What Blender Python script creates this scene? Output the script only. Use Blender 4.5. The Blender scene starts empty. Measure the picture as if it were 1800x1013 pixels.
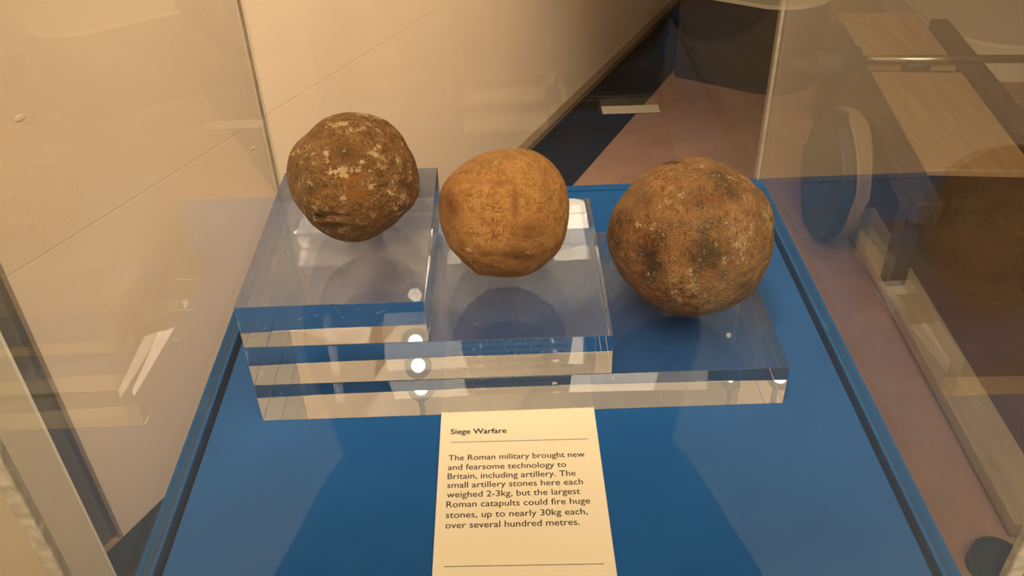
import bpy, bmesh, math, random
import numpy as np
from mathutils import Vector, Matrix, noise

random.seed(4)
sc = bpy.context.scene
col = sc.collection

# ------------------------------------------------------------------ camera
F_PX = 1571.0
PITCH, YAW, ROLL = 0.63535, 0.00112, -0.03739
CAM = Vector((-0.0142, -0.9599, 0.5543))
cam_d = bpy.data.cameras.new('camera')
cam_d.sensor_fit = 'HORIZONTAL'
cam_d.sensor_width = 36.0
cam_d.lens = 36.0 * F_PX / 1800.0
cam_d.clip_start = 0.01
cam_d.clip_end = 60
cam = bpy.data.objects.new('camera', cam_d)
col.objects.link(cam)
fw = Vector((math.sin(YAW) * math.cos(PITCH), math.cos(YAW) * math.cos(PITCH), -math.sin(PITCH)))
rt = Vector((math.cos(YAW), -math.sin(YAW), 0))
up = rt.cross(fw)
r2 = rt * math.cos(ROLL) + up * math.sin(ROLL)
u2 = -rt * math.sin(ROLL) + up * math.cos(ROLL)
mw = Matrix((r2, u2, -fw)).transposed().to_4x4()
mw.translation = CAM
cam.matrix_world = mw
sc.camera = cam

# ------------------------------------------------------------------ view, world, lights
sc.view_settings.view_transform = 'Standard'
sc.view_settings.look = 'None'
sc.view_settings.exposure = 0.0
sc.view_settings.gamma = 1.0
sc.view_settings.use_curve_mapping = False
sc.cycles.max_bounces = 24
sc.cycles.transmission_bounces = 24
sc.cycles.glossy_bounces = 16
sc.cycles.diffuse_bounces = 4
sc.cycles.transparent_max_bounces = 32
sc.cycles.caustics_reflective = True
sc.cycles.caustics_refractive = True
sc.cycles.sample_clamp_indirect = 6.0
sc.cycles.blur_glossy = 0.2

w = bpy.data.worlds.new('room_air')
sc.world = w
w.use_nodes = True
w.node_tree.nodes['Background'].inputs[0].default_value = (1.0, 0.80, 0.58, 1)
w.node_tree.nodes['Background'].inputs[1].default_value = 0.05

WARM = (1.0, 0.79, 0.56)


def area(name, loc, target, size, power, colr=WARM):
    d = bpy.data.lights.new(name, 'AREA')
    d.shape = 'DISK'
    d.size = size
    d.energy = power
    d.color = colr
    o = bpy.data.objects.new(name, d)
    col.objects.link(o)
    o.location = loc
    o.rotation_euler = (Vector(target) - Vector(loc)).to_track_quat('-Z', 'Y').to_euler()
    return o


def spot(name, loc, target, power, ang, radius=0.04, blend=0.4, colr=WARM):
    d = bpy.data.lights.new(name, 'SPOT')
    d.energy = power
    d.color = colr
    d.spot_size = math.radians(ang)
    d.spot_blend = blend
    d.shadow_soft_size = radius
    o = bpy.data.objects.new(name, d)
    col.objects.link(o)
    o.location = loc
    o.rotation_euler = (Vector(target) - Vector(loc)).to_track_quat('-Z', 'Y').to_euler()
    return o


area('ambient_fill', (0.5, -0.9, 1.85), (0.3, 0.6, -0.3), 2.4, 66)  # added broad fill for the room's ambient light, no fixture seen
area('key_lamp', (-0.25, -0.95, 1.8), (0.0, -0.3, 0.05), 0.28, 21)
spot('wall_fill', (1.1, 0.35, 1.85), (-0.30, 1.1, -0.55), 300, 58, 0.10, 0.9)  # unseen spot added to brighten the pale wall
area('haze_fill', (0.0, -2.6, 1.85), (0.0, -2.4, -1), 1.2, 30)  # added light over the floor that mirrors as haze in the front pane

# ------------------------------------------------------------------ helpers


def nt(name):
    m = bpy.data.materials.new(name)
    m.use_nodes = True
    t = m.node_tree
    return m, t, t.nodes['Principled BSDF'], t.nodes['Material Output']


def lk(t, a, b):
    t.links.new(a, b)


def coords(t, scale=1.0):
    tc = t.nodes.new('ShaderNodeTexCoord')
    mp = t.nodes.new('ShaderNodeMapping')
    mp.inputs['Scale'].default_value = (scale,) * 3 if not isinstance(scale, tuple) else scale
    lk(t, tc.outputs['Object'], mp.inputs[0])
    return mp.outputs[0]


def noise_n(t, vec, scale, detail=4, rough=0.55):
    n = t.nodes.new('ShaderNodeTexNoise')
    n.inputs['Scale'].default_value = scale
    n.inputs['Detail'].default_value = detail
    n.inputs['Roughness'].default_value = rough
    lk(t, vec, n.inputs['Vector'])
    return n.outputs['Fac']


def ramp(t, fac, stops):
    r = t.nodes.new('ShaderNodeValToRGB')
    els = r.color_ramp.elements
    while len(els) < len(stops):
        els.new(0.5)
    for e, (p, c) in zip(els, stops):
        e.position = p
        e.color = (*c, 1) if len(c) == 3 else c
    lk(t, fac, r.inputs[0])
    return r.outputs[0]


def mathn(t, op, a, b=None, clamp=False):
    n = t.nodes.new('ShaderNodeMath')
    n.operation = op
    n.use_clamp = clamp
    for i, v in enumerate((a, b)):
        if v is None:
            continue
        if isinstance(v, (int, float)):
            n.inputs[i].default_value = v
        else:
            lk(t, v, n.inputs[i])
    return n.outputs[0]


def mixc(t, fac, a, b):
    n = t.nodes.new('ShaderNodeMix')
    n.data_type = 'RGBA'
    for s, v in ((n.inputs[0], fac), (n.inputs[6], a), (n.inputs[7], b)):
        if isinstance(v, (int, float)):
            s.default_value = v
        elif isinstance(v, tuple):
            s.default_value = (*v, 1)
        else:
            lk(t, v, s)
    return n.outputs[2]


def bump(t, height, strength, dist, p, prev=None):
    b = t.nodes.new('ShaderNodeBump')
    b.inputs['Strength'].default_value = strength
    b.inputs['Distance'].default_value = dist
    lk(t, height, b.inputs['Height'])
    if prev is not None:
        lk(t, prev, b.inputs['Normal'])
    if p is not None:
        lk(t, b.outputs[0], p.inputs['Normal'])
    return b.outputs[0]


def simple(name, c1, c2, scale=20, rough=0.8, bs=0.15, bd=0.001, bscale=None, metal=0.0, detail=4, stretch=None):
    m, t, p, o = nt(name)
    v = coords(t, stretch or 1.0)
    f = noise_n(t, v, scale, detail)
    lk(t, ramp(t, f, [(0.3, c1), (0.7, c2)]), p.inputs['Base Color'])
    p.inputs['Roughness'].default_value = rough
    p.inputs['Metallic'].default_value = metal
    f2 = noise_n(t, v, bscale or scale * 6, 3)
    bump(t, f2, bs, bd, p)
    return m


def obj(name, bm, mat, parent=None, smooth=False):
    me = bpy.data.meshes.new(name)
    bm.to_mesh(me)
    bm.free()
    if smooth:
        for f in me.polygons:
            f.use_smooth = True
    for m in (mat if isinstance(mat, (list, tuple)) else [mat]):
        me.materials.append(m)
    o = bpy.data.objects.new(name, me)
    col.objects.link(o)
    if parent:
        o.parent = parent
        o.matrix_parent_inverse = Matrix.Translation(-parent.location) if parent.type == 'EMPTY' and parent.rotation_euler.z == 0 else parent.matrix_world.inverted()
    return o


def empty(name, loc, label, cat, group=None):
    o = bpy.data.objects.new(name, None)
    col.objects.link(o)
    o.location = loc
    o.empty_display_size = 0.05
    tag(o, label, cat, group)
    return o


def tag(o, label, cat=None, group=None):
    o['label'] = label
    if cat:
        o['category'] = cat
    if group:
        o['group'] = group
    return o


def struct(o):
    o['kind'] = 'structure'
    return o


def box(bm, x0, x1, y0, y1, z0, z1, bev=0.0, M=None, seg=2):
    r = bmesh.ops.create_cube(bm, size=1)
    vs = r['verts']
    for v in vs:
        v.co = Vector(((x0 + x1) / 2 + v.co.x * (x1 - x0), (y0 + y1) / 2 + v.co.y * (y1 - y0), (z0 + z1) / 2 + v.co.z * (z1 - z0)))
    if bev:
        es = list({e for v in vs for e in v.link_edges})
        rr = bmesh.ops.bevel(bm, geom=es, offset=bev, segments=seg, affect='EDGES', profile=0.5)
        vs = list({v for f in rr['faces'] for v in f.verts} | {v for v in vs if v.is_valid})
    if M:
        for v in vs:
            v.co = M @ v.co
    return bm


def bx(name, mat, parent, *a, **k):
    bm = bmesh.new()
    box(bm, *a, **k)
    return obj(name, bm, mat, parent)


def cyl(bm, p0, p1, r0, r1=None, seg=32, bev=0.0):
    p0, p1 = Vector(p0), Vector(p1)
    r1 = r0 if r1 is None else r1
    d = p1 - p0
    r = bmesh.ops.create_cone(bm, cap_ends=True, segments=seg, radius1=r0, radius2=r1, depth=d.length)
    M = Matrix.Translation((p0 + p1) / 2) @ d.to_track_quat('Z', 'Y').to_matrix().to_4x4()
    for v in r['verts']:
        v.co = M @ v.co
    if bev:
        es = [e for e in {e for v in r['verts'] for e in v.link_edges} if len(e.link_faces) == 2 and e.calc_face_angle(0) > 0.9]
        bmesh.ops.bevel(bm, geom=es, offset=bev, segments=2, affect='EDGES')
    return bm


def prism(bm, pts, z0, z1, bev=0.0):
    lo = [bm.verts.new((x, y, z0)) for x, y in pts]
    hi = [bm.verts.new((x, y, z1)) for x, y in pts]
    n = len(pts)
    bm.faces.new(lo[::-1])
    bm.faces.new(hi)
    for i in range(n):
        bm.faces.new((lo[i], lo[(i + 1) % n], hi[(i + 1) % n], hi[i]))
    bmesh.ops.recalc_face_normals(bm, faces=bm.faces)
    return bm


# ------------------------------------------------------------------ materials
m_wall = simple('wall_paint', (0.76, 0.60, 0.45), (0.81, 0.645, 0.49), 2.5, 0.75, 0.25, 0.0015, 45)
m_panel = simple('panel_paint', (0.66, 0.55, 0.38), (0.72, 0.60, 0.42), 2.0, 0.7, 0.2, 0.001, 40)
m_shade_band = simple('shade_band_paint', (0.15, 0.12, 0.085), (0.18, 0.145, 0.10), 3.0, 0.8)  # dark taupe painted in for the near partition's shadow on the wall
m_bead = simple('bead_metal', (0.85, 0.80, 0.66), (0.9, 0.86, 0.72), 30, 0.3, 0.05, 0.0004)
m_black = simple('black_vinyl', (0.006, 0.005, 0.004), (0.010, 0.008, 0.006), 12, 0.95, 0.2, 0.0008)
m_batten = simple('batten_wood', (0.20, 0.14, 0.08), (0.25, 0.175, 0.10), 6, 0.6)
m_haze_floor = simple('pale_haze_floor', (0.33, 0.35, 0.26), (0.38, 0.40, 0.30), 3, 0.8)
m_ceil = simple('ceiling_paint', (0.62, 0.56, 0.46), (0.66, 0.60, 0.50), 2, 0.9)
m_plainwall = simple('plain_wall_paint', (0.42, 0.34, 0.24), (0.46, 0.38, 0.27), 2, 0.9)


def carpet():
    m, t, p, o = nt('carpet')
    v = coords(t)
    f = noise_n(t, v, 5, 6, 0.65)
    g = noise_n(t, v, 220, 3, 0.7)
    c = ramp(t, f, [(0.3, (0.31, 0.175, 0.115)), (0.7, (0.47, 0.275, 0.18))])
    c = mixc(t, mathn(t, 'MULTIPLY', g, 0.55), c, (0.16, 0.09, 0.066))
    lk(t, c, p.inputs['Base Color'])
    p.inputs['Roughness'].default_value = 0.95
    bump(t, g, 0.5, 0.003, p)
    return m


m_carpet = carpet()


def fabric_blue(name, a, b):
    m, t, p, o = nt(name)
    v = coords(t)
    f = noise_n(t, v, 14, 5)
    g = noise_n(t, v, 900, 2)
    lk(t, mixc(t, mathn(t, 'MULTIPLY', g, 0.3), ramp(t, f, [(0.3, a), (0.7, b)]), tuple(x * 0.5 for x in a)), p.inputs['Base Color'])
    p.inputs['Roughness'].default_value = 0.85
    p.inputs['Specular IOR Level'].default_value = 0.25
    bump(t, g, 0.4, 0.0004, p)
    return m


m_deck = fabric_blue('blue_deck_cloth', (0.008, 0.090, 0.31), (0.011, 0.105, 0.35))
m_rim = fabric_blue('blue_rim_paint', (0.009, 0.10, 0.33), (0.012, 0.115, 0.37))
m_groove = simple('dark_channel', (0.006, 0.01, 0.02), (0.012, 0.016, 0.03), 20, 0.6)


def thin_glass(name, ior=1.45, tint=(0.975, 0.98, 0.965)):
    m = bpy.data.materials.new(name)
    m.use_nodes = True
    t = m.node_tree
    t.nodes.clear()
    out = t.nodes.new('ShaderNodeOutputMaterial')
    tr = t.nodes.new('ShaderNodeBsdfTransparent')
    tr.inputs[0].default_value = (*tint, 1)
    gl = t.nodes.new('ShaderNodeBsdfGlossy')
    gl.inputs['Color'].default_value = (1, 1, 1, 1)
    gl.inputs['Roughness'].default_value = 0.0
    fr = t.nodes.new('ShaderNodeFresnel')
    ge = t.nodes.new('ShaderNodeNewGeometry')
    # both faces of the sheet reflect like air to acrylic
    k = mathn(t, 'ADD', mathn(t, 'MULTIPLY', ge.outputs['Backfacing'], 1.0 / ior - ior), ior)
    lk(t, k, fr.inputs['IOR'])
    mx = t.nodes.new('ShaderNodeMixShader')
    lk(t, fr.outputs[0], mx.inputs[0])
    lk(t, tr.outputs[0], mx.inputs[1])
    lk(t, gl.outputs[0], mx.inputs[2])
    lk(t, mx.outputs[0], out.inputs['Surface'])
    return m


m_hood = thin_glass('hood_acrylic')


def solid_glass(name, colr=(0.985, 0.985, 0.99), rough=0.0, ripple=0.0, rscale=60):
    m = bpy.data.materials.new(name)
    m.use_nodes = True
    t = m.node_tree
    t.nodes.clear()
    out = t.nodes.new('ShaderNodeOutputMaterial')
    g = t.nodes.new('ShaderNodeBsdfGlass')
    g.inputs['Color'].default_value = (*colr, 1)
    g.inputs['Roughness'].default_value = rough
    g.inputs['IOR'].default_value = 1.49
    lk(t, g.outputs[0], out.inputs['Surface'])
    if ripple:
        v = coords(t)
        lk(t, bump(t, noise_n(t, v, rscale, 2), ripple, 0.002, None), g.inputs['Normal'])
    return m


m_slab = solid_glass('slab_acrylic', (0.99, 0.99, 0.995))


def dusty_glass(name, amount):
    """acrylic face scuffed and dusty from handling"""
    m = solid_glass(name, (0.99, 0.99, 0.995))
    t = m.node_tree
    g = [n for n in t.nodes if n.type == 'BSDF_GLASS'][0]
    out = [n for n in t.nodes if n.type == 'OUTPUT_MATERIAL'][0]
    d = t.nodes.new('ShaderNodeBsdfDiffuse')
    d.inputs['Color'].default_value = (0.85, 0.78, 0.76, 1)
    mx = t.nodes.new('ShaderNodeMixShader')
    v = coords(t, (1.0, 0.35, 1.0))
    f = ramp(t, noise_n(t, v, 30, 5), [(0.3, (amount * 0.6,) * 3), (0.7, (amount * 1.4,) * 3)])
    lk(t, f, mx.inputs[0])
    lk(t, g.outputs[0], mx.inputs[1])
    lk(t, d.outputs[0], mx.inputs[2])
    lk(t, mx.outputs[0], out.inputs['Surface'])
    return m


m_dust = [dusty_glass('slab_top_scuffed', a) for a in (0.012, 0.03, 0.10)]


def edge_mat():
    m, t, p, o = nt('polished_edge')
    v = coords(t)
    f = noise_n(t, v, 90, 3)
    lk(t, ramp(t, f, [(0.35, (0.62, 0.55, 0.42)), (0.65, (0.80, 0.74, 0.60))]), p.inputs['Base Color'])
    p.inputs['Roughness'].default_value = 0.18
    p.inputs['IOR'].default_value = 1.49
    p.inputs['Transmission Weight'].default_value = 0.35
    bump(t, noise_n(t, v, 70, 1), 0.9, 0.003, p)
    return m


m_edge = edge_mat()

m_scratch = simple('scratch_white', (0.75, 0.72, 0.66), (0.85, 0.82, 0.76), 30, 0.5)
m_card = simple('card_stock', (0.86, 0.75, 0.56), (0.88, 0.77, 0.58), 8, 0.55, 0.05, 0.0002, 300)
m_ink = simple('black_ink', (0.012, 0.010, 0.010), (0.018, 0.015, 0.014), 40, 0.6)
m_inkbrown = simple('brown_ink', (0.022, 0.015, 0.012), (0.03, 0.02, 0.016), 40, 0.6)


def wood(name, a, b, axis=(8, 0.8, 8), rough=0.6):
    return simple(name, a, b, 6, rough, 0.3, 0.001, 30, stretch=axis)


m_oak = wood('pale_timber', (0.30, 0.22, 0.13), (0.42, 0.32, 0.20))
m_tan = wood('tan_timber', (0.36, 0.23, 0.11), (0.46, 0.31, 0.16))
m_dkwood = wood('dark_timber', (0.045, 0.026, 0.014), (0.085, 0.048, 0.026))
m_mat = simple('dark_mat', (0.085, 0.030, 0.009), (0.13, 0.048, 0.015), 9, 0.9, 0.4, 0.002, 150)
m_steel = simple('steel', (0.50, 0.47, 0.40), (0.62, 0.58, 0.50), 20, 0.28, 0.05, 0.0003, metal=1.0)
m_iron = simple('dark_iron', (0.02, 0.024, 0.03), (0.04, 0.045, 0.05), 12, 0.5, 0.2, 0.001, metal=0.3)
m_pale = simple('pale_plinth_paint', (0.58, 0.53, 0.42), (0.64, 0.58, 0.46), 3, 0.8)
m_dkplinth = simple('dark_plinth_paint', (0.030, 0.019, 0.012), (0.045, 0.028, 0.018), 8, 0.6)
m_teal = simple('teal_paint', (0.02, 0.03, 0.03), (0.03, 0.04, 0.04), 8, 0.6)

# ------------------------------------------------------------------ the room
FZ = -0.95
CZ = 1.95
WP = Vector((-0.843, 0.254, 0.0))          # foot of the left wall's near end
WD = Vector((0.473, 0.881, 0.0))           # along the wall
WN = Vector((0.881, -0.473, 0.0))          # out of the wall, into the room
# local frame: x along the wall, y out of the wall
MW = Matrix((WD, WN, Vector((0, 0, 1)))).transposed().to_4x4()
MW.translation = WP


def wbox(name, mat, parent, *a, **k):
    bm = bmesh.new()
    box(bm, *a, M=MW, **k)
    bmesh.ops.recalc_face_normals(bm, faces=bm.faces)
    return obj(name, bm, mat, parent)


struct(bx('floor', m_carpet, None, -4.5, 5.5, -0.9, 7.2, FZ - 0.1, FZ))
struct(bx('floor', m_haze_floor, None, -4.5, 5.5, -3.4, -0.9, FZ - 0.1, FZ))  # unseen floor made pale so it mirrors as haze in the front pane
struct(bx('ceiling', m_ceil, None, -4.5, 5.5, -3.4, 7.2, CZ, CZ + 0.1))
struct(bx('wall_right', m_plainwall, None, 5.4, 5.5, -3.4, 7.2, FZ, CZ))
struct(bx('wall_back', m_plainwall, None, -4.5, 5.5, 7.1, 7.2, FZ, CZ))
struct(bx('wall_front', m_plainwall, None, -4.5, 5.5, -3.4, -3.3, FZ, CZ))
# left wall of two boards with an open joint between them
core = struct(wbox('wall_left', m_shade_band, None, -0.6, 7.4, -0.12, -0.02, FZ, CZ))  # its bare near end shows as the painted shadow band
lo = wbox('wall_board', m_wall, core, 0.0, 7.4, -0.018, 0.0, FZ, -0.2795, bev=0.0008)
hi = wbox('wall_board', m_wall, core, 0.0, 7.4, -0.018, 0.0006, -0.2785, CZ, bev=0.0008)
for (s0, z0, a_, b_) in ((0.123, -0.048, 0.010, 0.006), (0.60, -0.33, 0.005, 0.003)):
    bm = bmesh.new()
    r_ = bmesh.ops.create_uvsphere(bm, u_segments=16, v_segments=10, radius=1)
    for v in r_['verts']:
        v.co = MW @ Vector((s0 + v.co.x * a_, 0.0006 + v.co.y * 0.0012, z0 + v.co.z * b_))
    bmesh.ops.recalc_face_normals(bm, faces=bm.faces)
    obj('filler_spot', bm, m_wall, core, True)
struct(wbox('trim_1', m_black, None, -0.75, 6.6, 0.0, 0.265, FZ, FZ + 0.003))
struct(wbox('trim_2', m_batten, None, 0.9, 6.6, 0.001, 0.032, FZ + 0.003, FZ + 0.03, bev=0.002))
# nearer partition with a pale corner bead
PE = Vector((-0.8146, 0.1396, 0))
MP = Matrix((WD, WN, Vector((0, 0, 1)))).transposed().to_4x4()
MP.translation = PE
bm = bmesh.new()
box(bm, -3.6, 0.0, -0.03, 0.0, FZ + 0.003, CZ, M=MP)
bmesh.ops.recalc_face_normals(bm, faces=bm.faces)
pw = struct(obj('wall_near', bm, m_panel))
bm = bmesh.new()
box(bm, -0.004, 0.0015, -0.031, 0.0015, FZ + 0.003, CZ, M=MP)
bmesh.ops.recalc_face_normals(bm, faces=bm.faces)
obj('corner_bead', bm, m_bead, pw)

# ------------------------------------------------------------------ the case: plinth, deck, hood
W2 = 0.30
BF = -0.645                      # front edge of the plinth
case = empty('display_plinth', (0, BF / 2, FZ), 'blue display plinth with a dark channel round its top under the clear case', 'plinth')
bx('body', m_rim, case, -W2, W2, BF, 0, FZ, -0.030, bev=0.001)
RI, GO = 0.0132, 0.0200
bx('channel', m_groove, case, -W2 + 0.004, W2 - 0.004, BF + 0.004, -0.004, -0.030, -0.022)
bx('rim', m_rim, case, -W2, -W2 + RI, BF, 0, -0.030, 0, bev=0.0006)
bx('rim', m_rim, case, W2 - RI, W2, BF, 0, -0.030, 0, bev=0.0006)
bx('rim', m_rim, case, -W2 + RI, W2 - RI, -0.0115, 0, -0.030, 0, bev=0.0006)
bx('rim', m_rim, case, -W2 + RI, W2 - RI, BF, BF + RI, -0.030, 0, bev=0.0006)
bx('deck', m_deck, case, -W2 + GO, W2 - GO, BF + GO, -0.0150, -0.022, 0, bev=0.0012)

HH = 0.62
T = 0.006
HX, HB, HF = 0.2945, -0.0035, -0.6240
hood = empty('display_hood', (0, BF / 2, 0), 'clear acrylic hood of five panes standing on the blue plinth', 'display case')
bx('pane', m_hood, hood, -HX, -HX + T, HF + T, HB - T, 0.0004, HH)
bx('pane', m_hood, hood, HX - T, HX, HF + T, HB - T, 0.0004, HH)
bx('pane', m_hood, hood, -HX + T, HX - T, HB - T, HB, 0.0004, HH)
bx('pane', m_hood, hood, -HX + T, HX - T, HF, HF + T, 0.0004, HH)
bx('pane', m_hood, hood, -HX, HX, HF, HB, HH, HH + T)
for sx in (-1, 1):
    # polished glued corner joints
    x0, x1 = (-HX, -HX + T) if sx < 0 else (HX - T, HX)
    for (y0, y1, wd) in ((HF, HF + T, 1), (HB - T, HB, 0)):
        if wd:
            jo = bx('corner_joint', m_edge, hood, x0 - 0.003 * (sx < 0), x1 + 0.003 * (sx > 0), y0 - 0.002, y1, 0.0004, HH, bev=0.0008)
        else:
            xa, xb = (x0, x0 + 0.003) if sx < 0 else (x1 - 0.003, x1)
            jo = bx('corner_joint', m_edge, hood, xa, xb, y1 - 0.003, y1, 0.0004, HH, bev=0.0004)

# ------------------------------------------------------------------ three stacked acrylic slabs
SX, SY, TH = -0.2366, -0.3914, -0.00534
ST = 0.0418
MS = Matrix.Translation((SX, SY, 0)) @ Matrix.Rotation(TH, 4, 'Z')
G = 0.0003
for i, (wd, dp, lab) in enumerate((
        (0.4566, 0.2216, 'widest clear acrylic slab, bottom of the stack, under the largest stone'),
        (0.3050, 0.2218, 'middle clear acrylic slab, two stones wide, carrying the smooth tan stone'),
        (0.1525, 0.2204, 'smallest clear acrylic slab, top of the stack, under the pale-patched stone'))):
    bm = bmesh.new()
    box(bm, 0.0002 * i, wd, 0.0003 * i, dp, i * ST + G, (i + 1) * ST, bev=0.0002, M=MS, seg=1)
    bmesh.ops.recalc_face_normals(bm, faces=bm.faces)
    o = obj('acrylic_slab', bm, [m_slab, m_dust[i]])
    for f in o.data.polygons:
        f.material_index = 1 if f.normal.z > 0.9 else 0
    rs_ = random.Random(40 + i)
    bm = bmesh.new()
    for j in range((16, 14, 30)[i]):
        front = j % 2 == 0
        u_, L = rs_.uniform(0.01, wd - 0.02), rs_.choice((0.0015, 0.003, 0.006, 0.011))
        an = rs_.gauss(0.1, 0.5)
        h_ = rs_.uniform(0.02, 0.98) ** (0.5 if front else 1)
        hw = rs_.uniform(0.00005, 0.00014)
        du, dv = math.cos(an) * L / 2, math.sin(an) * L / 2
        nu, nv = -math.sin(an) * hw, math.cos(an) * hw
        z_, y_ = i * ST + 0.004 + h_ * (ST - 0.008), 0.012 + h_ * (dp - 0.03)
        q4 = []
        for a_, b_ in ((-du - nu, -dv - nv), (du, dv), (nu * 0.5 + du * .2, nv * 0.5 + dv * .2), (-du + nu, -dv + nv)):
            q4.append(bm.verts.new(MS @ (Vector((u_ + a_, 0.0003 * i - 0.00006, z_ + b_)) if front else Vector((u_ + a_, y_ + b_, (i + 1) * ST + 0.00006)))))
        bm.faces.new(q4)
    so = obj('scratches', bm, m_scratch, o)
    so['kind'] = 'stuff'
    tag(o, lab, 'slab', 'stepped acrylic slabs')

# ------------------------------------------------------------------ stones


def stone_material(name, base, pale, dark, orange, speck, grain):
    m, t, p, o = nt(name)
    v = coords(t)

    def at(n):
        a = t.nodes.new('ShaderNodeAttribute')
        a.attribute_name = n
        return a.outputs['Fac']
    n1 = noise_n(t, v, 34, 8, 0.62)
    n2 = noise_n(t, v, 120, 8, 0.68)
    n3 = noise_n(t, v, 480, 6, 0.7)
    mix23 = mathn(t, 'ADD', mathn(t, 'MULTIPLY', n2, 0.6), mathn(t, 'MULTIPLY', n3, 0.4))
    c = ramp(t, mix23, [(0.40, base[0]), (0.5, base[1]), (0.60, base[2])])
    # orange iron stain
    f = mathn(t, 'MULTIPLY', at('orange'), mathn(t, 'MULTIPLY', mathn(t, 'SUBTRACT', n1, 0.25), 3.0, True), True)
    c = mixc(t, f, c, orange)
    # dark weathering, edges broken by noise
    d = mathn(t, 'ADD', mathn(t, 'MULTIPLY', at('dark'), 1.25), mathn(t, 'MULTIPLY', mathn(t, 'SUBTRACT', n1, 0.5), grain * 1.6))
    d = mathn(t, 'ADD', d, mathn(t, 'MULTIPLY', mathn(t, 'SUBTRACT', mix23, 0.5), grain * 5.0))
    d = mathn(t, 'MULTIPLY', mathn(t, 'SUBTRACT', d, 0.14), 1.7, True)
    c = mixc(t, mathn(t, 'MULTIPLY', d, 0.9), c, dark)
    # pale lime crust in hard-edged flakes
    q = mathn(t, 'ADD', at('pale'), mathn(t, 'MULTIPLY', mathn(t, 'SUBTRACT', n2, 0.5), speck * 3.0))
    q = mathn(t, 'ADD', q, mathn(t, 'MULTIPLY', mathn(t, 'SUBTRACT', n3, 0.5), speck * 1.6))
    q = mathn(t, 'MULTIPLY', mathn(t, 'SUBTRACT', q, 0.42), 5.0, True)
    c = mixc(t, mathn(t, 'MULTIPLY', q, 0.8), c, pale)
    # pits
    vo = t.nodes.new('ShaderNodeTexVoronoi')
    vo.inputs['Scale'].default_value = 260
    lk(t, v, vo.inputs['Vector'])
    pit = mathn(t, 'MULTIPLY', mathn(t, 'SUBTRACT', 0.22, vo.outputs['Distance']), 6.0, True)
    pm = mathn(t, 'MULTIPLY', pit, mathn(t, 'MULTIPLY', mathn(t, 'SUBTRACT', n1, 0.5), 6.0, True), True)
    c = mixc(t, mathn(t, 'MULTIPLY', pm, 0.8), c, tuple(x * 0.5 for x in dark))
    c = mixc(t, mathn(t, 'MULTIPLY', at('crack'), 0.9, True), c, tuple(x * 0.4 for x in dark))
    lk(t, c, p.inputs['Base Color'])
    p.inputs['Roughness'].default_value = 0.52
    p.inputs['Specular IOR Level'].default_value = 0.45
    b1 = bump(t, n2, 0.9, 0.0040, None)
    b2 = bump(t, n3, 0.7, 0.0012, None, b1)
    b3 = bump(t, pm, 0.8, -0.0015, None, b2)
    bump(t, q, 0.4, 0.0006, p, b3)
    return m


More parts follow.
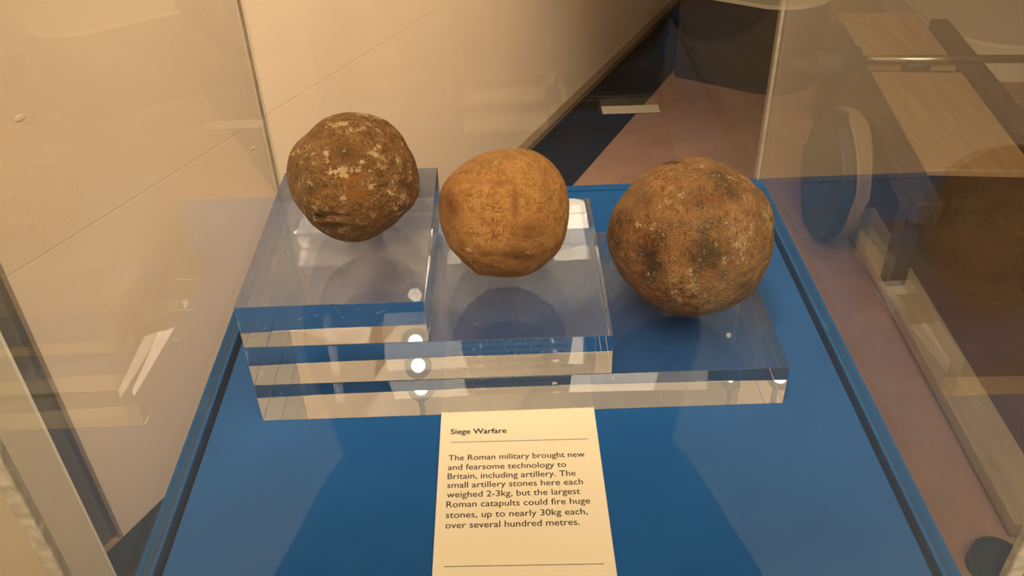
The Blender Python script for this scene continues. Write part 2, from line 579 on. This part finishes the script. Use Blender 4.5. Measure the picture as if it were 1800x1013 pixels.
def stone(name, label, centre, r, slab_top, sil, R_px, c_px, blobs, mat, seed, lump=0.03, fine=0.008, shift=(0, 0)):
    """sil: outline points and blobs (x, y, rx, ry, kind, value) in units of the close-up sketch of the stone;
    they are turned into directions around the stone as seen from the front."""
    c = Vector(centre)
    wv = (Vector((-0.0142, -0.9599, 0.5543)) - c).normalized()
    uu = Vector((0, 0, 1)).cross(wv).normalized()
    vv = wv.cross(uu)
    # the outline was read with the slight tilt of the picture
    ca, sa = math.cos(-0.037), math.sin(-0.037)
    uu, vv = uu * ca + vv * sa, -uu * sa + vv * ca
    ang, rad = [], []
    for x, y in sil:
        a, b = (x - c_px[0]) / R_px, -(y - c_px[1]) / R_px
        ang.append(math.atan2(b, a))
        rad.append(math.hypot(a, b))
    order = np.argsort(ang)
    ang = np.array(ang)[order]
    rad = np.array(rad)[order]
    bm = bmesh.new()
    bmesh.ops.create_icosphere(bm, subdivisions=8, radius=1.0)
    me = bpy.data.meshes.new(name)
    bm.to_mesh(me)
    bm.free()
    n = len(me.vertices)
    P = np.empty(n * 3)
    me.vertices.foreach_get('co', P)
    P = P.reshape(-1, 3)
    P /= np.linalg.norm(P, axis=1)[:, None]
    U, V, Wd = P @ np.array(uu), P @ np.array(vv), P @ np.array(wv)
    th = np.arctan2(V, U)
    s = np.interp(th, ang, rad, period=2 * math.pi)
    wgt = np.clip(1 - Wd ** 2, 0, 1) ** 1.5
    k = 1 + (s - 1) * wgt
    off = Vector((seed * 3.1, seed * 1.7, seed * 2.3))
    nz = np.empty(n)
    for i in range(n):
        d = Vector(P[i])
        nz[i] = lump * noise.noise(d * 1.9 + off) * 1.0 + lump * 0.45 * noise.noise(d * 4.3 + off) \
            + fine * noise.fractal(d * 11 + off, 0.7, 2.1, 5)
    damp = 1 - 0.8 * np.clip(1 - Wd ** 2, 0, 1) ** 4          # keep the measured outline
    k = k + nz * np.where(np.abs(Wd) < 0.5, damp + 0.25, 1)
    attrs = {a: np.zeros(n) for a in ('pale', 'dark', 'orange', 'crack')}
    rg = random.Random(seed)
    full = []
    for (x, y, rx, ry, kind, val) in blobs:
        a, b = (x - c_px[0]) / R_px, -(y - c_px[1]) / R_px
        h = math.hypot(a, b)
        if h > 0.97:
            a, b = a / h * 0.97, b / h * 0.97
        full.append((a, b, math.sqrt(max(0, 1 - a * a - b * b)), rx / R_px, ry / R_px, kind, val))
    for (a, b, cw, rx, ry, kind, val) in full:
        if kind == 'dent':
            pass
        f = np.exp(-(((U - a) / rx) ** 2 + ((V - b) / ry) ** 2) * 0.9) * (Wd > 0)
        if kind == 'dent':
            k = k - val * f
        else:
            attrs[kind] = np.maximum(attrs[kind], val * f)
    # the far side carries the same kinds of marks
    for j in range(36):
        d = np.array(Vector((rg.gauss(0, 1), rg.gauss(0, 1), rg.gauss(0, 1))).normalized())
        if d @ np.array(wv) > -0.15:
            continue
        kind = ('pale', 'dark', 'orange')[j % 3]
        f = np.exp(-((1 - P @ d) / 0.02))
        attrs[kind] = np.maximum(attrs[kind], 0.6 * f)
    Q = P * (k * r)[:, None]
    # worn resting point
    zmin = Q[:, 2].min()
    Q[:, 2] = np.maximum(Q[:, 2], zmin + r * 0.012)
    zmin = Q[:, 2].min()
    me.vertices.foreach_set('co', Q.ravel())
    for a, arr in attrs.items():
        at = me.attributes.new(a, 'FLOAT', 'POINT')
        at.data.foreach_set('value', arr.astype(np.float32))
    for f in me.polygons:
        f.use_smooth = True
    me.materials.append(mat)
    me.update()
    o = bpy.data.objects.new(name, me)
    col.objects.link(o)
    o.location = (c.x + shift[0], c.y + shift[1], slab_top - zmin + 0.0001)
    tag(o, label, 'stone', 'stone shot on the acrylic steps')
    print('STONE', name, 'centre z wanted', round(c.z, 4), 'got', round(o.location.z, 4))
    return o


m_st1 = stone_material('stone_pale_patched', ((0.15, 0.066, 0.018), (0.33, 0.155, 0.046), (0.50, 0.27, 0.10)),
                       (0.90, 0.62, 0.34), (0.055, 0.026, 0.010), (0.44, 0.16, 0.02), 1.25, 0.8)
m_st2 = stone_material('stone_smooth_tan', ((0.40, 0.165, 0.036), (0.60, 0.28, 0.075), (0.78, 0.42, 0.15)),
                       (0.88, 0.58, 0.28), (0.20, 0.065, 0.016), (0.42, 0.15, 0.03), 0.6, 0.42)
m_st3 = stone_material('stone_mottled', ((0.20, 0.072, 0.018), (0.45, 0.22, 0.075), (0.72, 0.45, 0.20)),
                       (0.76, 0.52, 0.26), (0.045, 0.016, 0.006), (0.42, 0.15, 0.035), 1.2, 1.45)

sil1 = [(820, 70), (900, 78), (960, 95), (1050, 140), (1120, 220), (1160, 310), (1192, 400), (1200, 480), (1190, 560), (1150, 640),
        (1080, 700), (960, 775), (860, 818), (780, 824), (700, 805), (620, 760), (550, 700), (515, 640), (485, 590), (455, 520),
        (442, 450), (445, 370), (470, 290), (510, 230), (600, 160), (680, 100), (740, 80)]
b1 = [(780, 145, 65, 20, 'pale', .75), (900, 98, 70, 14, 'pale', .8), (1000, 125, 40, 10, 'pale', .9), (930, 165, 40, 18, 'pale', .6),
      (690, 310, 16, 42, 'pale', .85), (700, 380, 20, 20, 'pale', .6), (740, 402, 55, 20, 'pale', .95), (835, 408, 32, 22, 'pale', .85),
      (760, 430, 40, 14, 'pale', .8), (962, 290, 22, 22, 'pale', .8), (935, 330, 30, 18, 'pale', .75), (880, 368, 30, 14, 'pale', .85),
      (560, 272, 26, 28, 'pale', .5), (610, 300, 26, 16, 'pale', .5), (503, 290, 12, 8, 'pale', .8), (905, 411, 9, 9, 'pale', .8),
      (960, 405, 35, 14, 'pale', .6), (912, 500, 28, 26, 'pale', .65), (990, 545, 34, 36, 'pale', .55), (1060, 600, 60, 60, 'pale', .42),
      (697, 457, 14, 24, 'pale', .6), (750, 562, 18, 14, 'pale', .7), (1040, 660, 60, 40, 'pale', .45), (1075, 380, 40, 90, 'pale', .33),
      (530, 590, 40, 50, 'pale', .35), (640, 620, 80, 60, 'pale', .3), (830, 190, 60, 16, 'pale', .5), (780, 740, 100, 40, 'pale', .25),
      (785, 300, 90, 70, 'dark', .32), (590, 490, 90, 50, 'dark', .35), (690, 715, 60, 22, 'dark', .6), (590, 655, 60, 18, 'dark', .6),
      (500, 400, 60, 80, 'dark', .2), (850, 90, 60, 18, 'dark', .15), (1110, 520, 40, 30, 'dark', .3),
      (820, 460, 60, 35, 'orange', .9), (820, 545, 70, 45, 'orange', .7), (640, 560, 60, 40, 'orange', .5), (900, 650, 80, 50, 'orange', .25),
      (620, 655, 90, 22, 'dent', .035), (700, 720, 60, 18, 'dent', .03), (1110, 560, 40, 30, 'dent', .02), (780, 300, 110, 80, 'dent', .015)]
stone('stone_ball', 'smallest brown stone ball with cream lime patches, on the top slab', (-0.145, -0.285, 0.180), 0.0550, 3 * ST,
      sil1, 378, (821, 449), b1, m_st1, 3, 0.035, 0.011)

sil2 = [(600, 140), (680, 155), (750, 200), (810, 265), (855, 340), (875, 430), (878, 520), (870, 600), (850, 680), (815, 750), (760, 805),
        (690, 860), (620, 892), (500, 902), (420, 893), (340, 885), (280, 840), (220, 780), (160, 710), (125, 620), (110, 520), (108, 410),
        (125, 360), (170, 300), (240, 240), (340, 180), (440, 150), (520, 145)]
b2 = [(200, 470, 50, 85, 'dark', .42), (555, 470, 22, 110, 'dark', .38), (590, 770, 110, 45, 'dark', .5), (470, 350, 60, 25, 'dark', .3),
      (640, 620, 70, 70, 'dark', .35), (390, 740, 60, 30, 'dark', .3), (720, 300, 40, 60, 'dark', .25), (380, 560, 60, 40, 'dark', .15),
      (300, 340, 100, 20, 'dark', .2),
      (400, 230, 130, 40, 'pale', .42), (470, 290, 80, 14, 'pale', .5), (600, 180, 70, 22, 'pale', .4), (285, 730, 28, 18, 'pale', .8),
      (730, 400, 60, 60, 'pale', .42), (300, 805, 16, 30, 'pale', .7), (725, 512, 24, 14, 'pale', .6), (470, 830, 80, 40, 'pale', .3),
      (620, 745, 30, 8, 'pale', .7), (160, 410, 10, 14, 'pale', .6), (310, 430, 20, 10, 'pale', .6), (850, 540, 6, 14, 'pale', .8),
      (560, 860, 140, 30, 'orange', .7), (480, 770, 90, 50, 'orange', .6), (180, 470, 80, 120, 'orange', .5), (640, 650, 120, 90, 'orange', .4),
      (432, 492, 5, 18, 'crack', .9), (458, 513, 20, 4, 'crack', .9), (470, 492, 14, 4, 'crack', .7), (434, 560, 4, 16, 'crack', .9),
      (455, 565, 4, 14, 'crack', .9), (478, 560, 12, 3, 'crack', .8), (434, 625, 4, 16, 'crack', .8), (470, 643, 18, 4, 'crack', .8),
      (490, 622, 4, 14, 'crack', .8), (680, 465, 30, 3, 'crack', .7), (720, 290, 3, 26, 'crack', .5), (640, 600, 30, 3, 'crack', .6),
      (620, 655, 40, 3, 'crack', .6), (420, 745, 40, 3, 'crack', .4),
      (540, 480, 26, 130, 'dent', .012), (190, 470, 60, 90, 'dent', .015), (590, 790, 120, 30, 'dent', .014), (660, 250, 30, 90, 'dent', .010)]
stone('stone_ball', 'smooth orange-tan stone ball on the middle slab, between the other two stones', (-0.018, -0.286, 0.140), 0.0567, 2 * ST,
      sil2, 383, (493, 520), b2, m_st2, 8, 0.022, 0.005)

sil3 = [(500, 93), (560, 95), (630, 110), (700, 140), (780, 190), (850, 250), (890, 320), (910, 400), (918, 460), (915, 540), (900, 600),
        (880, 660), (850, 720), (790, 790), (700, 845), (600, 878), (500, 887), (430, 872), (350, 842), (280, 790), (210, 740), (160, 680),
        (125, 620), (105, 560), (102, 480), (115, 400), (150, 330), (200, 250), (270, 180), (350, 130), (430, 102)]
b3 = [(585, 570, 120, 105, 'dark', .55), (340, 630, 100, 125, 'dark', .5), (620, 240, 110, 70, 'dark', .38), (200, 480, 90, 130, 'dark', .25), (780, 480, 90, 160, 'pale', .3), (610, 190, 60, 28, 'dark', .55), (390, 135, 80, 12, 'dark', .5), (700, 270, 60, 50, 'dark', .35), (585, 560, 85, 85, 'dark', .75),
      (360, 640, 55, 90, 'dark', .75), (180, 520, 50, 90, 'dark', .4), (570, 300, 50, 50, 'dark', .35), (760, 350, 50, 40, 'dark', .3),
      (280, 350, 50, 60, 'dark', .3), (790, 690, 60, 40, 'dark', .3), (250, 640, 50, 40, 'dark', .35), (420, 560, 60, 60, 'dark', .2),
      (330, 210, 60, 26, 'pale', .5), (330, 460, 50, 24, 'pale', .5), (400, 330, 60, 60, 'pale', .3), (745, 500, 60, 90, 'pale', .5),
      (720, 180, 80, 30, 'pale', .45), (500, 740, 110, 60, 'pale', .42), (850, 350, 50, 110, 'pale', .42), (680, 780, 90, 40, 'pale', .35),
      (690, 590, 50, 30, 'pale', .4), (480, 170, 80, 24, 'pale', .35),
      (350, 230, 110, 70, 'orange', .3), (300, 690, 22, 46, 'orange', 1), (260, 500, 60, 60, 'orange', .6), (620, 660, 50, 30, 'orange', .7),
      (160, 470, 50, 90, 'orange', .6), (560, 330, 80, 60, 'orange', .4),
      (590, 560, 90, 80, 'dent', .018), (360, 650, 50, 80, 'dent', .018), (460, 120, 200, 16, 'dent', .008), (640, 200, 70, 20, 'dent', .012)]
stone('stone_ball', 'largest mottled dark brown stone ball, on the right end of the bottom slab', (0.147, -0.294, 0.114), 0.0722, ST,
      sil3, 405, (512, 490), b3, m_st3, 14, 0.022, 0.009)

# ------------------------------------------------------------------ label card
card = empty('label_card', (-0.0125, -0.49, 0), 'cream printed text card lying flat on the blue deck before the slabs', 'label')
CT = 0.003
bm = bmesh.new()
prism(bm, [(-0.0795, -0.605), (0.0542, -0.610), (0.0542, -0.3920), (-0.0795, -0.3914)], 0.0001, CT)
obj('board', bm, m_card, card)


def text_line(s, x0, x1, y0, y1, size, mat, bold=0.0):
    cu = bpy.data.curves.new('line_of_text', 'FONT')
    cu.body = s
    cu.size = 1.0
    cu.offset = bold
    cu.resolution_u = 3
    tmp = bpy.data.objects.new('tmp', cu)
    col.objects.link(tmp)
    dg = bpy.context.evaluated_depsgraph_get()
    me = bpy.data.meshes.new_from_object(tmp.evaluated_get(dg))
    bpy.data.objects.remove(tmp)
    n = len(me.vertices)
    P = np.empty(n * 3)
    me.vertices.foreach_get('co', P)
    P = P.reshape(-1, 3)
    a, b = P[:, 0].min(), P[:, 0].max()
    kx = (x1 - x0) / (b - a)
    sl = (y1 - y0) / (x1 - x0)
    X = x0 + (P[:, 0] - a) * kx
    Y = y0 + (X - x0) * sl + P[:, 1] * size
    Q = np.stack([X, Y, np.full(n, CT + 0.00008)], 1)
    me.vertices.foreach_set('co', Q.ravel())
    me.materials.clear()
    me.materials.append(mat)
    me.update()
    o = bpy.data.objects.new('line_of_text', me)
    col.objects.link(o)
    o.parent = card
    o.matrix_parent_inverse = Matrix.Translation(-card.location)
    return o


text_line('Siege Warfare', -0.0707, -0.0228, -0.4190, -0.4200, 0.0085, m_ink, 0.016)
for s, xe, y in (('The Roman military brought new', 0.0412, -0.4491), ('and fearsome technology to', 0.0252, -0.4595),
                 ('Britain, including artillery. The', 0.0322, -0.4692), ('small artillery stones here each', 0.0372, -0.4785),
                 ('weighed 2-3kg, but the largest', 0.0342, -0.4882), ('Roman catapults could fire huge', 0.0412, -0.4981),
                 ('stones, up to nearly 30kg each,', 0.0382, -0.5085), ('over several hundred metres.', 0.0312, -0.5184)):
    text_line(s, -0.0715, xe, y, y - 0.0014, 0.0087, m_inkbrown, 0.006)
for (xa, ya, xb, yb) in ((-0.0702, -0.4287, 0.0460, -0.4306), (-0.0710, -0.5530, 0.0460, -0.5558)):
    bm = bmesh.new()
    h = 0.00028
    vs = [bm.verts.new(p) for p in ((xa, ya - h, CT + 0.00008), (xb, yb - h, CT + 0.00008), (xb, yb + h, CT + 0.00008), (xa, ya + h, CT + 0.00008))]
    bm.faces.new(vs)
    obj('rule', bm, m_inkbrown, card)

# ------------------------------------------------------------------ things beyond the case
# dark plinth with rounded front, pale top
def arc(cx, cy, r, a0, a1, n=8):
    return [(cx + r * math.cos(math.radians(a0 + (a1 - a0) * i / n)), cy + r * math.sin(math.radians(a0 + (a1 - a0) * i / n))) for i in range(n + 1)]


dp = empty('dark_plinth', (1.0, 2.6, FZ), 'low dark brown rounded plinth with pale top, behind the case', 'plinth')
pts = [(0.69, 2.503)] + arc(1.06, 2.50, 0.21, 245, 340, 10) + [(1.33, 2.75), (1.10, 3.10), (0.87, 2.95)]
bm = bmesh.new()
prism(bm, pts, FZ + 0.0005, -0.61)
obj('body', bm, m_dkplinth, dp)
bm = bmesh.new()
prism(bm, [((x - 1.0) * 1.02 + 1.0, (y - 2.6) * 1.02 + 2.6) for x, y in pts], -0.61, -0.595)
obj('top', bm, m_pale, dp)

pp = empty('pale_plinth', (2.3, 3.0, FZ), 'pale low rounded plinth at the far right behind the timber machine', 'plinth')
pts = arc(2.05, 2.62, 0.30, 180, 262, 10) + [(3.4, 2.2), (3.6, 4.4), (1.9, 4.4)]
bm = bmesh.new()
prism(bm, pts, FZ + 0.0005, -0.82)
obj('body', bm, m_pale, pp)
bm = bmesh.new()
prism(bm, [((x - 2.5) * 0.985 + 2.5, (y - 3.2) * 0.985 + 3.2) for x, y in pts], -0.82, -0.805)
obj('top', bm, m_pale, pp)

tag(bx('floor_mat', m_mat, None, 1.09, 2.6, -0.9, 1.62, FZ + 0.0003, FZ + 0.012, bev=0.003),
    'dark brown mat on the carpet right of the case, under the timber machine', 'mat')

# timber engine with a steel axle
en = empty('timber_catapult', (1.2, 1.3, FZ), 'timber engine frame with steel axle and dark wheel, right of the case', 'catapult')
BX = bx
bm = bmesh.new()
box(bm, -0.05, 0.05, -0.60, 0.60, FZ + 0.012, FZ + 0.05, bev=0.004, M=Matrix.Translation((1.035, 0.76, 0)) @ Matrix.Rotation(math.radians(-2), 4, 'Z'))
obj('sill_beam', bm, m_oak, en)
bm = bmesh.new()
box(bm, -0.035, 0.035, -0.62, 0.62, -0.66, -0.60, bev=0.004, M=Matrix.Translation((1.085, 1.50, 0)) @ Matrix.Rotation(math.radians(-7), 4, 'Z'))
obj('side_rail', bm, m_dkwood, en)
bm = bmesh.new()
box(bm, -0.03, 0.03, -0.62, 0.62, -0.66, -0.60, bev=0.004, M=Matrix.Translation((1.46, 1.50, 0)) @ Matrix.Rotation(math.radians(-7), 4, 'Z'))
obj('side_rail', bm, m_dkwood, en)
for (y0, y1) in ((1.06, 1.70), (1.755, 2.24)):
    bm = bmesh.new()
    box(bm, -0.14, 0.14, y0 - 1.5, y1 - 1.5, -0.635, -0.615, bev=0.003, M=Matrix.Translation((1.27, 1.50, 0)) @ Matrix.Rotation(math.radians(-7), 4, 'Z'))
    obj('plank', bm, m_tan, en)
for (x, y) in ((1.02, 0.98), (1.15, 2.04), (1.40, 0.94), (1.53, 1.98)):
    bx('leg', m_dkwood, en, x - 0.025, x + 0.025, y - 0.025, y + 0.025, FZ + 0.012, -0.655, bev=0.003)
bm = bmesh.new()
cyl(bm, (1.10, 1.745, -0.585), (1.66, 1.695, -0.585), 0.013, seg=24)
obj('axle', bm, m_steel, en, True)
bm = bmesh.new()
cyl(bm, (0.99, 1.755, -0.60), (1.12, 1.745, -0.60), 0.045, 0.055, seg=28)
cyl(bm, (0.90, 1.765, -0.60), (0.99, 1.755, -0.60), 0.022, 0.026, seg=20)
obj('hub', bm, m_iron, en, True)
bm = bmesh.new()
cyl(bm, (1.27, 1.735, -0.61), (1.34, 1.73, -0.61), 0.03, seg=20, bev=0.004)
obj('collar', bm, m_iron, en, True)
# wheel: tyre and disc
wc = Vector((0.915, 1.295, FZ + 0.205))
ax = Vector((math.cos(math.radians(-3)), math.sin(math.radians(-3)), 0))
bm = bmesh.new()
cyl(bm, wc - ax * 0.018, wc + ax * 0.018, 0.185, seg=48, bev=0.008)
whl = obj('wheel', bm, m_iron, en, False)
bm = bmesh.new()
cyl(bm, wc + ax * 0.018, wc + ax * 0.05, 0.193, 0.190, seg=48, bev=0.008)
obj('tyre', bm, m_batten, whl, False)
bm = bmesh.new()
cyl(bm, wc - ax * 0.028, wc - ax * 0.018, 0.03, seg=24, bev=0.003)
obj('wheel_cap', bm, m_iron, whl, False)
bm = bmesh.new()
cyl(bm, (0.905, 0.10, FZ + 0.001), (0.905, 0.10, FZ + 0.03), 0.052, 0.046, seg=40, bev=0.006)
tag(obj('round_foot', bm, m_iron), 'small dark round pad on the floor beside the right side of the case', 'pad')

# pale strip added on the floor for a reflection in the back pane
bm = bmesh.new()
box(bm, -0.11, 0.11, -0.032, 0.032, FZ + 0.0035, FZ + 0.007, bev=0.0008, M=Matrix.Translation((0.47, 2.20, 0)) @ Matrix.Rotation(math.radians(-1), 4, 'Z'))
tag(obj('reflection_strip', bm, m_pale), 'small pale strip standing in for a back-pane reflection, on the dark floor behind the middle stone', 'label')


# ------------------------------------------------------------------ lamps that hang in the room
def bulb_material(strength):
    m, t, p, o = nt('lamp_glow')
    p.inputs['Emission Color'].default_value = (1.0, 0.86, 0.66, 1)
    p.inputs['Emission Strength'].default_value = strength
    return m


m_bulb = bulb_material(10)


def track_lamp(x, y, z, aim, label, lens=0.019):
    e = empty('track_lamp', (x, y, CZ), label, 'lamp', 'track lamps')
    p = Vector((x, y, z))
    d = (Vector(aim) - p).normalized()
    bm = bmesh.new()
    cyl(bm, (x, y, z), (x, y, CZ), 0.008, seg=12)
    obj('stem', bm, m_iron, e)
    bm = bmesh.new()
    cyl(bm, p - d * 0.06, p + d * 0.05, 0.028, 0.038, seg=24)
    obj('lamp_head', bm, m_iron, e, False)
    bm = bmesh.new()
    cyl(bm, p + d * 0.0505, p + d * 0.053, lens, seg=24)
    obj('lens', bm, m_bulb, e, False)
    return e


track_lamp(-0.288, 1.05, 1.112, (0.0, -0.3, 0.1), 'small dark track lamp close to the pale wall above the case')


# ------------------------------------------------------------------ the visitor whose dark clothes mirror in the front pane
m_coat = simple('coat_cloth', (0.006, 0.008, 0.014), (0.010, 0.012, 0.020), 20, 0.95, 0.3, 0.001, 300)
m_skin = simple('skin', (0.50, 0.29, 0.19), (0.56, 0.33, 0.22), 10, 0.55)
m_hair = simple('hair', (0.03, 0.018, 0.010), (0.05, 0.03, 0.018), 60, 0.5, 0.6, 0.002, 150)
m_phone = simple('phone_shell', (0.010, 0.010, 0.011), (0.014, 0.014, 0.015), 10, 0.3)
PX, PY = -0.03, -1.30


def skin(name, verts, edges, radii, mat, parent, root=0, sub=2):
    me = bpy.data.meshes.new(name)
    me.from_pydata([Vector(v) for v in verts], edges, [])
    o = bpy.data.objects.new(name, me)
    col.objects.link(o)
    md = o.modifiers.new('skin', 'SKIN')
    md.use_smooth_shade = True
    for i, d in enumerate(me.skin_vertices[0].data):
        r = radii[i]
        d.radius = r if isinstance(r, tuple) else (r, r)
        d.use_root = (i == root)
    ss = o.modifiers.new('sub', 'SUBSURF')
    ss.levels = ss.render_levels = sub
    me.materials.append(mat)
    o.parent = parent
    o.matrix_parent_inverse = Matrix.Translation(-parent.location)
    return o


who = empty('person', (PX, PY, FZ), 'person in a long dark coat standing before the case and holding up a phone', 'person')


def B(x, y, z):
    return (PX + x, PY + y, FZ + z)


PC = CAM - fw * 0.018
wl = PC - r2 * 0.098 - fw * 0.055 - u2 * 0.03
wr = PC + r2 * 0.098 - fw * 0.055 - u2 * 0.03
V = [B(0, 0, .92), B(0, 0, 1.08), B(0, 0, 1.27), B(0, 0, 1.40), B(0, .02, 1.47), B(0, .04, 1.54), B(0, .03, 1.63),
     B(-.17, 0, 1.37), B(-.26, .10, 1.16), tuple(wl), B(.17, 0, 1.37), B(.26, .10, 1.16), tuple(wr),
     B(-.09, 0, .86), B(-.11, .02, .48), B(-.11, -.01, .09), B(-.13, .14, .035),
     B(.09, 0, .86), B(.11, .02, .48), B(.11, -.01, .09), B(.13, .14, .035)]
Ed = [(0, 1), (1, 2), (2, 3), (3, 4), (4, 5), (5, 6), (2, 7), (7, 8), (8, 9), (2, 10), (10, 11), (11, 12),
      (0, 13), (13, 14), (14, 15), (15, 16), (0, 17), (17, 18), (18, 19), (19, 20)]
Rr = [(.15, .11), (.13, .10), (.15, .11), .06, .05, (.07, .09), (.065, .08), .062, .042, .026, .062, .042, .026,
      .085, .055, .038, .035, .085, .055, .038, .035]
skin('body', V, Ed, Rr, m_skin, who)
for s_ in (-1, 1):
    w0 = PC + r2 * s_ * 0.098 - fw * 0.055 - u2 * 0.03
    w1 = PC + r2 * s_ * 0.092 - fw * 0.022 - u2 * 0.005
    vs, es, rs = [w0, w1], [(0, 1)], [(.026, .018), (.034, .014)]
    for j in range(4):
        h = u2 * (0.028 - 0.019 * j)
        L = (0.9, 1.0, 0.95, 0.78)[j]
        a = w1 + h + r2 * s_ * 0.004
        k1 = PC + r2 * s_ * 0.090 + h + fw * 0.004
        k2 = PC + r2 * s_ * (0.090 - 0.024 * L) + h + fw * 0.010
        n0 = len(vs)
        vs += [a, k1, k2]
        es += [(1, n0), (n0, n0 + 1), (n0 + 1, n0 + 2)]
        rs += [.010, .0085, .007]
    n0 = len(vs)
    vs += [w1 - u2 * 0.030 - fw * 0.012, PC + r2 * s_ * 0.062 - u2 * 0.030 - fw * 0.018, PC + r2 * s_ * 0.040 - u2 * 0.018 - fw * 0.019]
    es += [(1, n0), (n0, n0 + 1), (n0 + 1, n0 + 2)]
    rs += [.011, .0095, .008]
    skin('hand', [tuple(v) for v in vs], es, rs, m_skin, who)
# coat: body shell and sleeves
rings = [(0.12, .44, .27, 0), (0.25, .37, .24, 0), (0.43, .25, .18, 0), (0.67, .28, .18, 0), (0.85, .255, .165, 0), (1.06, .205, .14, 0), (1.20, .215, .14, 0),
         (1.33, .215, .13, 0), (1.40, .14, .09, 0.0), (1.44, .075, .07, .01)]
bm = bmesh.new()
prev = None
for z, a, b, yo in rings:
    cur = []
    for i in range(40):
        t_ = 2 * math.pi * i / 40
        fold = 1 + (0.035 * math.sin(9 * t_) if z < 0.9 else 0)
        cur.append(bm.verts.new(B(a * fold * math.cos(t_), yo + b * fold * math.sin(t_), z)))
    if prev:
        for i in range(40):
            bm.faces.new((prev[i], prev[(i + 1) % 40], cur[(i + 1) % 40], cur[i]))
    prev = cur
ct = obj('coat', bm, m_coat, who, True)
md = ct.modifiers.new('thick', 'SOLIDIFY')
md.thickness = 0.006
for s_ in (-1, 1):
    w0 = Vector(wl if s_ < 0 else wr)
    e0 = Vector(B(.26 * s_, .10, 1.16))
    skin('sleeve', [B(.15 * s_, 0, 1.36), B(.20 * s_, .01, 1.33), tuple(e0), tuple(e0.lerp(w0, 0.9))], [(0, 1), (1, 2), (2, 3)], [.075, .078, .062, .042], m_coat, who)
    skin('trouser_leg', [B(.09 * s_, 0, .80), B(.11 * s_, .02, .48), B(.11 * s_, -.01, .10)], [(0, 1), (1, 2)], [.10, .08, .065], m_coat, who)
    skin('shoe', [B(.11 * s_, -.04, .055), B(.12 * s_, .07, .045), B(.13 * s_, .16, .035)], [(0, 1), (1, 2)], [(.045, .05), (.045, .04), (.04, .03)], m_phone, who)
bm = bmesh.new()
bmesh.ops.create_uvsphere(bm, u_segments=32, v_segments=20, radius=1)
for v in list(bm.verts):
    if v.co.y > 0.35 and v.co.z < 0.35:
        bm.verts.remove(v)
for v in bm.verts:
    d = v.co.copy()
    drop = 1.5 if d.z < 0 else 1.0
    v.co = Vector(B(d.x * .088, .03 + d.y * .105, 1.60 + d.z * .10 * drop))
obj('hair', bm, m_hair, who, True)
for s_ in (-1, 1):
    bm = bmesh.new()
    r_ = bmesh.ops.create_uvsphere(bm, u_segments=14, v_segments=10, radius=0.011)
    for v in r_['verts']:
        v.co += Vector(B(.031 * s_, .117, 1.575))
    obj('eye', bm, m_pale, who, True)
skin('nose', [B(0, .118, 1.575), B(0, .140, 1.545)], [(0, 1)], [.007, .012], m_skin, who)
# the phone in the hands, its lens where the picture was taken
ph = bmesh.new()
Mph = Matrix((r2, u2, -fw)).transposed().to_4x4()
Mph.translation = PC
box(ph, -0.072, 0.072, -0.036, 0.036, -0.0045, 0.0045, bev=0.003, M=Mph)
tag(obj('mobile_phone', ph, m_phone), 'black mobile phone held sideways in both hands before the case', 'phone')


track_lamp(0.78, 1.56, 1.60, (0.1, -0.2, 0.1), 'small dark track lamp hanging over the floor beyond the largest stone', 0.009)
